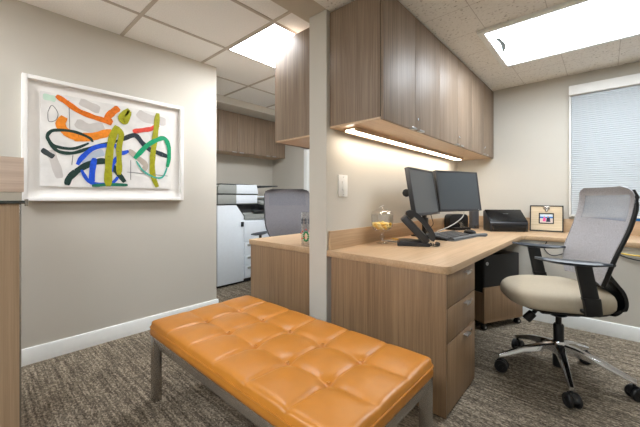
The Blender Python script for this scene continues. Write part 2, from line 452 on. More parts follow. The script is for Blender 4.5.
STROKES = [
('orange', 0.0361, [(0.405, 1.758), (0.456, 1.728), (0.527, 1.681), (0.61, 1.656), (0.681, 1.642), (0.728, 1.623)]),
('orange', 0.0457, [(0.774, 1.756), (0.734, 1.714), (0.7, 1.663), (0.728, 1.631)]),
('orange2', 0.0536, [(0.449, 1.625), (0.428, 1.571), (0.456, 1.526), (0.52, 1.498), (0.634, 1.524), (0.728, 1.571)]),
('orange2', 0.0362, [(0.5, 1.48), (0.58, 1.495), (0.646, 1.515)]),
('dkgreen', 0.0196, [(0.586, 1.463), (0.498, 1.414), (0.401, 1.419), (0.362, 1.464), (0.367, 1.501), (0.401, 1.526), (0.498, 1.532), (0.586, 1.503), (0.61, 1.474)]),
('dkgreen', 0.022, [(0.367, 1.442), (0.414, 1.387), (0.491, 1.382), (0.571, 1.418), (0.664, 1.461), (0.734, 1.49), (0.818, 1.526), (0.883, 1.565)]),
('navy', 0.0367, [(0.794, 1.517), (0.883, 1.563), (0.937, 1.511), (0.978, 1.474), (1.033, 1.451), (1.147, 1.418)]),
('blue', 0.03, [(0.52, 1.304), (0.549, 1.36), (0.625, 1.438), (0.73, 1.465), (0.76, 1.456), (0.787, 1.414), (0.841, 1.435)]),
('blue', 0.0268, [(0.787, 1.41), (0.737, 1.334), (0.721, 1.265)]),
('blue', 0.0366, [(0.62, 1.36), (0.607, 1.272), (0.602, 1.179)]),
('blue', 0.0223, [(0.542, 1.269), (0.586, 1.19), (0.648, 1.173), (0.73, 1.186), (0.767, 1.23)]),
('dkgreen', 0.0404, [(0.462, 1.16), (0.477, 1.212), (0.534, 1.275), (0.61, 1.325), (0.689, 1.341), (0.749, 1.285), (0.814, 1.194)]),
('olive', 0.0494, [(0.764, 1.615), (0.732, 1.523), (0.714, 1.415), (0.705, 1.252), (0.705, 1.158)]),
('olive', 0.0386, [(0.767, 1.6), (0.79, 1.551), (0.775, 1.452), (0.776, 1.316), (0.775, 1.247)]),
('green2', 0.0227, [(0.604, 1.158), (0.709, 1.172), (0.834, 1.172)]),
('olive', 0.0392, [(0.843, 1.757), (0.787, 1.683), (0.818, 1.658), (0.846, 1.745)]),
('olive', 0.0417, [(1.055, 1.771), (1.043, 1.652), (1.024, 1.492), (1.014, 1.387), (1.016, 1.261), (1.052, 1.162)]),
('red', 0.0344, [(0.869, 1.592), (0.946, 1.614), (1.009, 1.636), (1.063, 1.674)]),
('green', 0.0351, [(0.881, 1.381), (0.909, 1.417), (0.975, 1.496), (1.047, 1.548), (1.105, 1.571), (1.14, 1.517), (1.149, 1.431), (1.131, 1.333)]),
('teal', 0.0133, [(1.131, 1.333), (1.095, 1.249), (1.033, 1.24), (0.946, 1.287), (0.894, 1.362)]),
('taupe', 0.0402, [(0.841, 1.443), (0.898, 1.394), (0.963, 1.336), (0.934, 1.278)]),
('palegrey', 0.0656, [(0.511, 1.6), (0.592, 1.571), (0.677, 1.6)]),
('palegrey', 0.0477, [(0.372, 1.389), (0.403, 1.292), (0.424, 1.206)]),
('palegrey', 0.0584, [(0.534, 1.751), (0.622, 1.72), (0.652, 1.712)]),
('palegrey', 0.0743, [(0.905, 1.749), (0.971, 1.714), (1.119, 1.709)]),
('paleblue', 0.0513, [(0.557, 1.311), (0.604, 1.373), (0.677, 1.409)]),
('char', 0.0336, [(0.33, 1.391), (0.357, 1.368), (0.393, 1.345)]),
('line', 0.0041, [(0.362, 1.639), (0.383, 1.689), (0.414, 1.643), (0.403, 1.594), (0.367, 1.58), (0.362, 1.639)]),
('line', 0.0042, [(0.473, 1.743), (0.478, 1.539)]),
('line', 0.0042, [(0.495, 1.369), (0.489, 1.299)]),
('line', 0.0049, [(0.828, 1.272), (1.136, 1.257)]),
('line', 0.0047, [(0.855, 1.367), (0.855, 1.211)]),
('paleteal', 0.0405, [(0.337, 1.738), (0.372, 1.737), (0.403, 1.734)]),  # reflection on the picture, painted in as a pale teal stroke
]
order = ['palegrey', 'paleblue', 'paleteal', 'line', 'taupe', 'orange', 'orange2', 'char', 'dkgreen', 'navy', 'blue', 'red', 'green2', 'olive', 'teal', 'green']
keys = sorted(PC)
def brush(name, rgb, cut):
    """paint with dry-brush gaps"""
    m = pbr(name, rgb, .5, noise=.16, nscale=46); nt = m.node_tree
    tc = nt.nodes.new('ShaderNodeTexCoord'); n = nt.nodes.new('ShaderNodeTexNoise'); n.inputs['Scale'].default_value = 42; n.inputs['Detail'].default_value = 5
    nt.links.new(tc.outputs['Object'], n.inputs['Vector'])
    mr = nt.nodes.new('ShaderNodeMapRange'); mr.inputs['From Min'].default_value = cut; mr.inputs['From Max'].default_value = cut+.08
    mr.inputs['To Min'].default_value = .35
    nt.links.new(n.outputs['Fac'], mr.inputs['Value']); nt.links.new(mr.outputs['Result'], nt.nodes['Principled BSDF'].inputs['Alpha'])
    return m
mats = [pbr('painting_paper', (232, 231, 228), .8, noise=.09, nscale=11)] + [pbr('paint_'+k, PC[k], .6, noise=.06, nscale=14) if k[:4] == 'pale' or k in ('line', 'taupe') else brush('paint_'+k, PC[k], .26) for k in keys]
p = MB(); py0, py1, pz0, pz1 = .325, 1.164, 1.150, 1.772
edge = []
for i in range(24): edge.append((py0+(py1-py0)*i/24, pz0+random.uniform(-.003, .003)))
for i in range(16): edge.append((py1+random.uniform(-.003, .003), pz0+(pz1-pz0)*i/16))
for i in range(24): edge.append((py1-(py1-py0)*i/24, pz1+random.uniform(-.003, .003)))
for i in range(16): edge.append((py0+random.uniform(-.003, .003), pz1-(pz1-pz0)*i/16))
PXF = -2.742
p.prism(edge, 'X', -2.750, PXF)
cl = lambda v, a, b: max(a, min(b, v))
for li, (cname, wd, pts) in enumerate(sorted(STROKES, key=lambda s: order.index(s[0]))):
    p.mi = 1+keys.index(cname)
    q = smooth([Vector((0, a, b)) for a, b in pts], 7); N = len(q)
    L, R = [], []
    for i, v in enumerate(q):
        dd = (q[min(i+1, N-1)]-q[max(i-1, 0)]).normalized(); nn = Vector((0, -dd.z, dd.y))
        e = min(i, N-1-i)/(N-1)
        ww = wd/2*(.62+.38*min(1, e*9))*(1+.07*math.sin(i*.8+li)+.03*random.uniform(-1, 1))
        a, b = v+nn*ww, v-nn*ww
        for r_, arr in ((a, L), (b, R)):
            arr.append((PXF+.0004+.00012*li, cl(r_.y, py0+.002, py1-.002), cl(r_.z, pz0+.002, pz1-.002)))
    s = bmesh.new(); LV = [s.verts.new(v) for v in L]; RV = [s.verts.new(v) for v in R]
    for i in range(N-1):
        try: s.faces.new((LV[i], LV[i+1], RV[i+1], RV[i]))
        except ValueError: pass
    p._merge(s)
p.build('painted_paper', mats, t)

# ------------------------------------------------------------------ worktops
def rounded_poly(pts, radii, n=6):
    out = []; N = len(pts)
    for i, (p_, r_) in enumerate(zip(pts, radii)):
        P0, P1, P2 = Vector(pts[i-1]), Vector(p_), Vector(pts[(i+1) % N])
        if not r_: out.append(tuple(P1)); continue
        a = P1+(P0-P1).normalized()*r_; b = P1+(P2-P1).normalized()*r_
        for k in range(n+1):
            s_ = k/n; out.append(tuple((1-s_)**2*a+2*s_*(1-s_)*P1+s_*s_*b))
    return out
TZ0, TZ1 = .699, .737
DX = -.555                    # front edge of the main run
t = thing('worktop', 'long L-shaped light wood desk worktop holding the monitors, scanner and photo frame', 'desk top', (-1.0, 2.6, TZ0))
RY = 3.335                    # front edge of the return
poly = rounded_poly([(PX1+.001, 1.541), (DX, 1.541), (DX, RY-.02), (DX+.02, RY), (1.69, RY), (1.69, FY-.001), (PX1+.001, FY-.001)], [0, .05, 0, 0, 0, 0, 0])
MB().prism(poly, 'Z', TZ0, TZ1, .002).build('desk_surface', M['woody'], t)
def splash(label, mat, *a):
    o = B(*a, .0015).build('backsplash', mat, org=((a[0]+a[1])/2, (a[2]+a[3])/2, a[4])); tag(o, label, 'backsplash')
splash('long wood backsplash board on the partition wall behind the monitors', M['woody'], PX1+.001, PX1+.019, 1.557, FY-.0215, TZ1+.0003, .857)
splash('wood backsplash board under the window, behind the scanner and photo frame', M['woodx'], PX1+.001, 1.69, FY-.02, FY-.001, TZ1+.0003, .868)
t = thing('worktop', 'short light wood desk worktop left of the partition carrying the glass tumbler', 'desk top', (-1.85, 2.4, TZ0))
LX = -2.16
poly = rounded_poly([(LX, 1.535), (PX0-.001, 1.535), (PX0-.001, 3.1), (LX, 3.1)], [.02, 0, 0, .02])
MB().prism(poly, 'Z', TZ0, TZ1, .002).build('desk_surface', M['woody'], t)
splash('wood backsplash board on the left face of the partition behind the tumbler', M['woody'], PX0-.019, PX0-.001, 1.64, 3.1, TZ1+.0003, .857)

# ------------------------------------------------------------------ drawer pedestals
def tab_pull(m, c, nx, dx=.022, half=.03):
    """bent metal tab pull at c, sticking out along x by nx"""
    x, y, z = c
    m.box(min(x, x+nx*dx), max(x, x+nx*dx), y-half, y+half, z-.004, z, .0012)
    m.box(min(x+nx*(dx-.003), x+nx*dx), max(x+nx*(dx-.003), x+nx*dx), y-half, y+half, z-.013, z, .0012)
def lock(m, c, nx, r=.0085):
    x, y, z = c
    m.lathe([(r, min(0, nx*.004)), (r, max(0, nx*.004))], c, 'X', 14)
    m.box(min(x+nx*.003, x+nx*.0046), max(x+nx*.003, x+nx*.0046), y-.0012, y+.0012, z-.005, z+.005)
t = thing('drawer_pedestal', 'wood pedestal with three drawers under the near end of the long worktop', 'drawers', (-.93, 1.78, 0))
k = MB()
k.box(-1.29, DX-.034, 1.5595, 2.0, .012, TZ0-.001)
k.box(-1.29, DX-.014, 1.545, 1.559, .004, TZ0-.001, .001)
k.mi = 1; k.box(-1.27, DX-.0328, 1.5596, 1.998, .016, .695); k.build('body', [M['wood'], M['dark']], t)  # dark front layer painted as the shade between drawers
fx0, fx1 = DX-.032, DX-.014
for i, (za, zb) in enumerate(((.531, .693), (.359, .527), (.012, .355))):
    dw = B(fx0, fx1, 1.563, 1.998, za+.001, zb-.001, .0015).build('drawer', M['wood'], t)
    h = MB(); tab_pull(h, (fx1, 1.83, zb-.022), 1); h.build('handle', M['nickel'], dw)
    h = MB(); lock(h, (fx1, 1.93, zb-.035), 1); h.build('lock', M['chrome'], dw)
t = thing('desk_pedestal', 'wood end panel and drawers under the short worktop left of the partition', 'drawers', (-1.82, 1.8, 0))
MB().box(LX+.035, PX0-.004, 1.566, 2.0, .012, TZ0-.001).box(LX+.02, PX0-.002, 1.545, 1.565, .004, TZ0-.001, .001).build('body', M['wood'], t)
for za, zb in ((.531, .693), (.359, .527), (.012, .355)):
    dw = B(LX+.016, LX+.034, 1.568, 1.998, za, zb, .0015).build('drawer', M['wood'], t)
    h = MB(); tab_pull(h, (LX+.016, 1.78, zb-.022), -1); h.build('handle', M['nickel'], dw)

# ------------------------------------------------------------------ wall cabinets
def wall_cabinet(label, xb, xf, y0, y1, z0, z1, ndoor, mat, nx, locks=True, pull_half=.034):
    """carcass from the wall (xb) to the door face (xf)"""
    t = thing('wall_cabinet', label, 'cabinet', ((xb+xf)/2, (y0+y1)/2, z0), group=None)
    dth = .019*nx
    k = MB(); xi = xf-dth
    k.box(min(xb, xi), max(xb, xi), y0, y1, z0+.012, z1, .0008)
    k.mi = 1; k.box(min(xb, xi)+.01*(nx < 0)-.0004*(nx < 0), max(xb, xi)+.0004*(nx > 0), y0+.0002, y1-.0002, z0+.014, z1-.006)  # dark front layer stands in for shade between the doors
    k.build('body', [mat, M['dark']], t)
    B(min(xb, xi), max(xb, xi), y0+.001, y1-.001, z0, z0+.0115).build('bottom_panel', M['cabin'], t)
    w = (y1-y0)/ndoor
    for i in range(ndoor):
        a, b = y0+w*i+.002, y0+w*(i+1)-.002
        dr = B(min(xi+nx*.001, xf), max(xi+nx*.001, xf), a, b, z0-.004, z1-.002, .001).build('door', mat, t)
        inner = b-.055 if i % 2 == 0 else a+.055
        h = MB(); h.box(min(xf-nx*.004, xf+nx*.022), max(xf-nx*.004, xf+nx*.022), inner-pull_half, inner+pull_half, z0-.0075, z0-.0042, .001)
        h.box(min(xf+nx*.019, xf+nx*.022), max(xf+nx*.019, xf+nx*.022), inner-pull_half, inner+pull_half, z0-.0075, z0+.004, .001)
        h.build('handle', M['nickel'], dr)
        if locks and i % 2 == 1:
            h = MB(); lock(h, (xf, a+.03, z0+.075), nx, .008); h.build('lock', M['chrome'], dr)
    return t
CF = -.93
for lab, a, b in (('near wood wall cabinet with its end panel above the light switch', 1.571, 2.40),
                  ('middle one of the three wood wall cabinets above the monitors', 2.40, 3.195),
                  ('far wood wall cabinet touching the window wall', 3.195, FY-.002)):
    wall_cabinet(lab, PX1+.001, CF, a+.0005, b-.0005, 1.522, RC-.012, 2, M['woodup'], 1)
for lab, a, b in (('wood wall cabinet left of the partition post with its end panel beside the ceiling light', 1.60, 2.4),):
    wall_cabinet(lab, PX0-.001, -1.905, a, b, 1.50, 2.262, 2, M['woodup'], -1)
for lab, a, b in (('wood wall cabinet at the far end of the row above the copier', 2.78, 3.358),
                  ('wood wall cabinet in the middle of the row above the copier', 2.2, 2.779),
                  ('wood wall cabinet at the near end of the row above the copier', 1.62, 2.199)):
    wall_cabinet(lab, -4.059, -3.75, a, b, 1.70, 2.238, 2, M['woodup'], 1, False)
# under-cabinet light
t = thing('under_cabinet_light', 'slim glowing strip light under the wood wall cabinets above the monitors', 'light', (-1.21, 2.66, 1.50))
MB().box(-1.262, -1.25, 1.64, 3.70, 1.497, 1.522).box(-1.18, -1.168, 1.64, 3.70, 1.497, 1.522).box(-1.25, -1.18, 1.64, 3.70, 1.510, 1.522).build('housing', M['cabin'], t)
B(-1.243, -1.190, 1.645, 3.695, 1.499, 1.5115).build('lens', M['strip'], t)
for y in (2.30, 2.72, 3.15): B(-1.168, -1.160, y-.008, y+.008, 1.505, 1.522, .001).build('clip', M['nickel'], t)

# ------------------------------------------------------------------ light switch
t = thing('light_switch', 'white rocker light switch plate on the partition wall', 'light switch', (PX1, 1.705, 1.155))
B(PX1+.0003, PX1+.007, 1.657, 1.757, 1.08, 1.228, .003).build('plate', M['white'], t)
MB().prism([(PX1+.0068, 1.185), (PX1+.0115, 1.185), (PX1+.0085, 1.155), (PX1+.0125, 1.122), (PX1+.0068, 1.122)], 'Y', 1.692, 1.725, .0008).build('rocker', M['white'], t)
for z in (1.095, 1.213): MB().lathe([(.0035, 0), (.003, .0012)], (PX1+.0069, 1.7085, z), 'X', 10).build('screw', M['nickel'], t)

# ------------------------------------------------------------------ window shade
t = thing('window_shade', 'white pleated window shade with a headrail behind the task chair', 'window shade', (.33, FY-.05, .87))
sx0, sx1 = -.258, .93
MB().box(sx0, sx1, FY-.072, FY-.002, 2.066, 2.155, .004).build('headrail', M['white'], t)
n = 120; za, zb = .912, 2.066
ring = []
for i in range(n+1):
    z = zb+(za-zb)*i/n
    ring.append((FY-.030-(.0045 if i % 2 else 0), z))
s = MB(); poly = ring+[(y+.0015, z) for y, z in ring[::-1]]
s.prism(poly, 'X', sx0+.018, sx1-.018)
s.build('shade_cloth', M['shade'], t, sharp=10)
B(sx0+.016, sx1-.016, FY-.048, FY-.02, .895, .913, .003).build('bottom_rail', M['white'], t)
for a in (sx0, sx1-.014): B(a, a+.014, FY-.04, FY-.002, .8915, 2.066, .002).build('side_channel', M['white'], t)
o = B(-.1, .93, FY-.0195, FY-.003, .8685, .890).build('tape_strip', M['blue'], org=(.4, FY-.01, .8685))
tag(o, 'bright blue strip along the window sill under the white shade', 'tape')
# ------------------------------------------------------------------ tufted bench
t = thing('bench', 'long tufted tan leather bench on a steel frame in front of the partition', 'bench', (-1.157, .9625, 0))
bx0, bx1, by0, by1 = -1.797, -.517, .65, 1.275
NX, NY = 6, 3
zs, zt = .345, .418
def pillow(x, y):
    u = (x-bx0)/(bx1-bx0)*NX; v = (y-by0)/(by1-by0)*NY
    a = abs(math.sin(PI*u)); b = abs(math.sin(PI*v))
    iu, iv = round(u), round(v)
    au = a if 0 < iu < NX else 1.; bv = b if 0 < iv < NY else 1.
    h = .016*(min(1, au**.55))*(min(1, bv**.6)) if True else 0
    # the folds along the length are softer than the sewn folds across
    du, dv = abs(u-iu), abs(v-iv)
    fx_ = min(1., min(x-bx0, bx1-x)/.10); fy_ = min(1., min(y-by0, by1-y)/.10)
    h = .010*(math.sin(PI*min(1, max(0, u/NX)))**.3 if 0 else 1)*(a if 0 < iu < NX else 1.)**.7*(b if 0 < iv < NY else 1.)**.7
    h = .004+(h-.004)*(.25+.75*fx_)*(.25+.75*fy_)
    if 0 < iu < NX: h -= .0065*math.exp(-(du/.045)**2)*(.35+.65*fy_)
    if 0 < iv < NY: h -= .0028*math.exp(-(dv/.10)**2)*(.2+.8*fx_)
    for cu in range(1, NX):
        for cv in range(1, NY):
            d2 = ((u-cu)/.17)**2+((v-cv)/.17)**2
            if d2 < 9: h -= .012*math.exp(-d2)
    ex = min(x-bx0, bx1-x); ey = min(y-by0, by1-y)
    def roll(e, R=.03):
        if e >= R: return 0.
        return -(R-math.sqrt(max(0, R*R-(R-e)**2)))*.42
    return zt+h+roll(ex)+roll(ey)
GX, GY = 216, 102
s = bmesh.new(); V = []
for i in range(GX+1):
    row = []
    for j in range(GY+1):
        x = bx0+(bx1-bx0)*i/GX; y = by0+(by1-by0)*j/GY
        row.append(s.verts.new((x, y, pillow(x, y))))
    V.append(row)
for i in range(GX):
    for j in range(GY): s.faces.new((V[i][j], V[i+1][j], V[i+1][j+1], V[i][j+1]))
loop = [V[i][0] for i in range(GX)]+[V[GX][j] for j in range(GY)]+[V[i][GY] for i in range(GX, 0, -1)]+[V[0][j] for j in range(GY, 0, -1)]
cx, cy = (bx0+bx1)/2, (by0+by1)/2
def rc(x, y, off):
    """rounded plan corners, pushed outwards by off"""
    hx, hy, r = (bx1-bx0)/2+off, (by1-by0)/2+off, .035
    dx, dy = (x-cx)*(hx/((bx1-bx0)/2)), (y-cy)*(hy/((by1-by0)/2))
    ax, ay = abs(dx), abs(dy)
    if ax > hx-r and ay > hy-r:
        vx, vy = ax-(hx-r), ay-(hy-r); m_ = math.hypot(vx, vy) or 1
        if m_ > r: vx, vy = vx/m_*r, vy/m_*r
        ax, ay = hx-r+vx, hy-r+vy
    return cx+math.copysign(ax, dx), cy+math.copysign(ay, dy)
for v in [v for r_ in V for v in r_]:
    v.co.x, v.co.y = rc(v.co.x, v.co.y, 0)
prev = loop
for off, z in ((.004, .386), (.006, .37), (.005, .355), (-.002, zs)):
    cur = []
    for v in loop:
        px_, py_ = v.co.x, v.co.y
        x, y = rc(px_, py_, off); cur.append(s.verts.new((x, y, z)))
    for i in range(len(loop)):
        j = (i+1) % len(loop); s.faces.new((prev[i], prev[j], cur[j], cur[i]))
    prev = cur
s.faces.new(prev[::-1])
MB()._merge(s).build('cushion', M['leather'], t, sharp=80)
# piping along the upper edge
path = [Vector((*rc(v.co[0], v.co[1], 0.0045), .388)) for v in []]
def ring_path(off, z):
    P = []
    for i in range(60): P.append((bx0+(bx1-bx0)*i/60, by0))
    for i in range(30): P.append((bx1, by0+(by1-by0)*i/30))
    for i in range(60): P.append((bx1-(bx1-bx0)*i/60, by1))
    for i in range(31): P.append((bx0, by1-(by1-by0)*i/30))
    return [(*rc(x, y, off), z) for x, y in P]
MB().tube(ring_path(.0045, .391), .0035, 6).build('piping', M['leather'], t)
for cu in range(1, NX):
    for cv in range(1, NY):
        x = bx0+(bx1-bx0)*cu/NX; y = by0+(by1-by0)*cv/NY
        MB().sphere((x, y, zt-.0035), .0085, sz=.45).build('button', M['leather'], t)
lw = .042
for y in (by0+.004, by1-.004-lw):
    B(bx0+.004+lw, bx1-.004-lw, y, y+lw, zs-.044, zs-.001, .002).build('rail', M['steel'], t)
for x in (bx0+.004, bx1-.004-lw):
    B(x, x+lw, by0+.004+lw, by1-.004-lw, zs-.044, zs-.001, .002).build('rail', M['steel'], t)
    for y in (by0+.004, by1-.004-lw): B(x, x+lw, y, y+lw, 0, zs-.001, .002).build('leg', M['steel'], t)

# ------------------------------------------------------------------ reception counter at the left
t = thing('reception_counter', 'wood clad counter with a thick pale upper slab at the left edge', 'counter', (-2.0, -.6, 0))
ey = .156; cxf = -1.78
B(-2.26, cxf, -1.3, ey-.010, 0, 1.046).build('body', wood('counter_laminate', (150, 124, 96), (180, 153, 124), 'Z'), t)
m = MB().box(cxf-.02, cxf+.002, ey-.010, ey-.004, 0, 1.046, .001); m.build('metal_edge', M['steel'], t)
MB().box(-2.24, cxf-.004, -1.3, ey-.002, 1.0595, 1.094).build('riser', M['header'], t)
B(-2.3, cxf+.012, -1.3, ey+.012, 1.0465, 1.059, .001).build('glass_ledge', M['smoke'], t)
MB().box(cxf-.01, cxf+.014, ey+.006, ey+.016, 1.036, 1.066, .002).build('ledge_bracket', M['steel'], t)
B(-2.3, cxf, -1.3, ey+.004, 1.0945, 1.236, .002).build('upper_slab', M['woodpink'], t)

# ------------------------------------------------------------------ task chairs
def superellipse(a, b, n, e=3.2, cx=0, cy=0):
    out = []
    for i in range(n):
        th = 2*PI*i/n; c_, s_ = math.cos(th), math.sin(th)
        out.append((cx+a*math.copysign(abs(c_)**(2/e), c_), cy+b*math.copysign(abs(s_)**(2/e), s_)))
    return out
BP = [(.600, -.150), (.64, -.152), (.69, -.156), (.74, -.166), (.79, -.182), (.85, -.206), (.91, -.228), (.97, -.246), (1.03, -.258), (1.08, -.262), (1.115, -.256), (1.135, -.248)]
def back_x(z):
    for (z0, x0), (z1, x1) in zip(BP[:-1], BP[1:]):
        if z <= z1: return x0+(x1-x0)*(z-z0)/(z1-z0)
    return BP[-1][1]
def back_w(z):
    K = [(.600, .190), (.64, .212), (.70, .236), (.78, .250), (.90, .256), (1.02, .256), (1.09, .252), (1.115, .238), (1.128, .20), (1.135, .17)]
    for (z0, x0), (z1, x1) in zip(K[:-1], K[1:]):
        if z <= z1: return x0+(x1-x0)*(z-z0)/(z1-z0)
    return K[-1][1]
def back_pt(u, z, off=0.):
    y = u*back_w(z); return Vector((back_x(z)+.035*u*u-off, y, z))
PADROT = {1: rad(-27), -1: rad(-31)}
def make_task_chair(label, loc, rz, dz=0.):
    t = thing('task_chair', label, 'office chair', loc, rz, world=False)
    # five star base
    hub = MB().lathe([(.034, .135), (.036, .15), (.036, .20), (.030, .212)], n=20)
    hub.build('hub', M['chrome'], t)
    A0 = rad(-3.6)-rz
    for k in range(5):
        a = A0+k*2*PI/5; R = Matrix.Rotation(a, 4, 'Z')
        rings = []
        for r_, w_, zt_, zb_ in ((.025, .052, .200, .145), (.08, .046, .192, .148), (.20, .036, .160, .128), (.30, .030, .118, .094), (.335, .026, .104, .086)):
            rings.append([(r_, -w_/2, zb_), (r_, w_/2, zb_), (r_, w_/2*.9, zt_-.008), (r_, w_/2*.55, zt_), (r_, -w_/2*.55, zt_), (r_, -w_/2*.9, zt_-.008)])
        MB().loft(rings, mat=R).build('base_spoke', M['chrome'], t)
        sw = a+rad((40, 115, -60, 150, 20)[k])
        c = Vector((.325*math.cos(a), .325*math.sin(a), 0)); Q = Matrix.Translation(c) @ Matrix.Rotation(sw, 4, 'Z')
        cs = MB().tube([(0, 0, .05), (0, 0, .098)], .0075, 8, mat=Q)
        prof = [(-.030, .040)]+[(.004+.036*math.cos(q), .036+.040*math.sin(q)) for q in (rad(150), rad(120), rad(90), rad(60), rad(30), rad(5))]
        cs.prism([(x, z) for x, z in prof]+[(.034, .033), (-.026, .033)], 'Y', -.011, .011, mat=Q)
        ca = cs.build('caster', M['black'], t)
        for sgn in (-1, 1):
            pr = [(.018, 0), (.033, .001), (.036, .006), (.036, .014), (.031, .020), (.014, .021), (.012, .017)]
            wh = MB().lathe([(r_, sgn*(h+.0115)) for r_, h in pr], (.006, 0, .0362), 'Y', 20, mat=Q)
            wh.build('wheel', M['black'], ca)
    # gas column
    MB().lathe([(.030, .06), (.030, .135)], n=18).build('column_foot', M['black'], t)
    c = MB().lathe([(.027, .205), (.027, .305), (.023, .312)], n=18).lathe([(.015, .30), (.015, .405+dz)], n=14)
    c.build('gas_column', M['black'], t)
    Z = Matrix.Translation((0, 0, dz))
    m = MB().box(-.14, .13, -.10, .10, .392, .432, .012).box(-.09, .06, -.055, .055, .375, .40, .01)
    m.xform(Z).build('tilt_mechanism', M['black'], t)
    k = MB().lathe([(.010, 0), (.012, .03), (.024, .034), (.026, .085), (.022, .092)], (0, 0, 0), 'X', 14, mat=Matrix.Translation((.125, .03, .40)) @ Matrix.Rotation(rad(48), 4, 'Y'))
    k.xform(Z).build('tension_knob', M['black'], t)
    l_ = MB().tube([(.02, .05, .405), (.04, .10, .408), (.055, .13, .410)], .005, 8).sphere((.060, .142, .410), .034, 1.25, .9, .28)
    l_.xform(Z).build('height_lever', M['blacksoft'], t)
    # seat pan and cushion
    rings = []
    for z, sc in ((.434, .86), (.440, .93), (.452, .95), (.462, .95)):
        rings.append([(x*1.0+.02, y, z) for x, y in superellipse(.235*sc, .245*sc, 40, 3.4)])
    MB().loft(rings).xform(Z).build('seat_pan', M['black'], t)
    rings = []
    for z, sc in ((.452, .90), (.456, .955), (.470, .992), (.490, 1.), (.512, .995), (.530, .97), (.545, .915), (.554, .82), (.559, .66), (.561, .4), (.5615, .12)):
        ring = []
        for x, y in superellipse(.262*sc, .258*sc, 56, 3.0):
            x += .032; zz = z
            q = max(0., (x-.06)/.23); zz -= .020*q*q*(z-.44)/.12
            zz -= .006*(1-min(1, (y/.2)**2))*(z > .55)
            ring.append((x, y, zz))
        rings.append(ring)
    MB().loft(rings).xform(Z).build('seat', M['seat'], t, sharp=70)
    # back support bar
    MB().sweep([(-.08, 0, .418), (-.18, 0, .418), (-.235, 0, .434), (-.262, 0, .48), (-.252, 0, .545), (-.215, 0, .60), (-.182, 0, .65), (-.186, 0, .70)], [.18, .20, .24, .28, .28, .28, .28, .24], .018, sub=5).xform(Z).build('back_support', M['blackglossy'], t, sharp=50)
    # mesh back
    mb = MB(); s = bmesh.new(); NU, NZ = 22, 34
    zz = [.600+(1.135-.600)*i/NZ for i in range(NZ+1)]
    G = [[s.verts.new(back_pt(-1+2*j/NU, z)) for j in range(NU+1)] for z in zz]
    for i in range(NZ):
        for j in range(NU): s.faces.new((G[i][j], G[i][j+1], G[i+1][j+1], G[i+1][j]))
    ret = bmesh.ops.extrude_face_region(s, geom=s.faces[:])
    for v in [e for e in ret['geom'] if isinstance(e, bmesh.types.BMVert)]: v.co.x -= .006
    mb._merge(s)
    for f in mb.bm.faces:
        c_ = f.calc_center_median(); u = c_.y/back_w(c_.z)
        f.material_index = 1 if (.945 < c_.z < 1.085 and abs(u) < .78) else 0
    mb.xform(Z).build('mesh_back', [M['mesh'], M['meshopen']], t, sharp=60)
    # rim behind the mesh: two side rails, top and bottom bars
    fr = MB()
    for sg in (-1, 1):
        fr.tube([back_pt(sg*.99, z, .013) for z in zz[:-3:2]+[1.112]], [.0125]*8+[.011, .006], 8)
    fr.tube([back_pt(-1+2*j/14, .606, .016) for j in range(15)], .010, 8)
    fr.tube([back_pt(-1+2*j/14, .72, .020) for j in range(15)], .011, 8)
    fr.xform(Z).build('back_frame', M['black'], t, sharp=60)
    # arms
    for sg in (1, -1):
        ar = MB()
        ar.box(-.055, .012, min(sg*.18, sg*.30), max(sg*.18, sg*.30), .470, .488, .005)
        def rec(x, y, z, lx, ly): 
            return [(x+a_*lx/2, y+b_*ly/2, z) for a_, b_ in ((1, .6), (.7, 1), (-.7, 1), (-1, .6), (-1, -.6), (-.7, -1), (.7, -1), (1, -.6))]
        ar.loft([rec(-.024, sg*.300, .468, .062, .030), rec(-.026, sg*.302, .478, .072, .040), rec(-.018, sg*.304, .54, .074, .040), rec(-.012, sg*.304, .56, .080, .036)])
        ar.loft([rec(-.012, sg*.304, .555, .072, .028), rec(.022, sg*.306, .728, .072, .028)])
        arm = ar.xform(Z).build('armrest', M['black'], t)
        prof = []
        L_ = .158
        rr = []
        for i in range(15):
            q = -1+2*i/14; w_ = .046*max(.05, (1-abs(q)**2.6))**.6; th = max(.1, (1-abs(q)**2.2)); x = q*L_
            rr.append([(x, -w_, .742), (x, -w_*.75, .742-.014*th), (x, 0, .742-.020*th), (x, w_*.75, .742-.014*th), (x, w_, .742), (x, w_*.7, .750), (x, 0, .752), (x, -w_*.7, .750)])
        MB().loft(rr, mat=Matrix.Translation((.075 if sg > 0 else -.01, sg*.312, 0)) @ Matrix.Rotation(PADROT[sg], 4, 'Z')).xform(Z).build('arm_pad', M['blacksoft'], arm)
    return t
ch = make_task_chair('mesh-backed task chair with khaki seat and chrome base by the window', (-.207, 2.39, 0), rad(208))
M['meshfar'] = mesh_fabric('dark_grey_mesh', (112, 110, 114), .08); M['meshfaropen'] = mesh_fabric('dark_grey_mesh_open', (112, 112, 118), .22)
c2 = dup(ch, (-2.51, 2.31, 0), rad(-37), 'grey mesh chair behind the short worktop in front of the copier, only its back showing')
for o in c2.children:                                   # set higher than the first, its arms lower
    n_ = o.name.split('.')[0]
    if n_ in ('mesh_back', 'back_frame', 'back_support', 'seat', 'seat_pan', 'tilt_mechanism', 'tension_knob', 'height_lever'): o.location.z += .042
    if n_ == 'mesh_back':
        for i_, mm in enumerate(('meshfar', 'meshfaropen')):
            o.material_slots[i_].link = 'OBJECT'; o.material_slots[i_].material = M[mm]
    if n_ == 'armrest': o.location.z -= .04
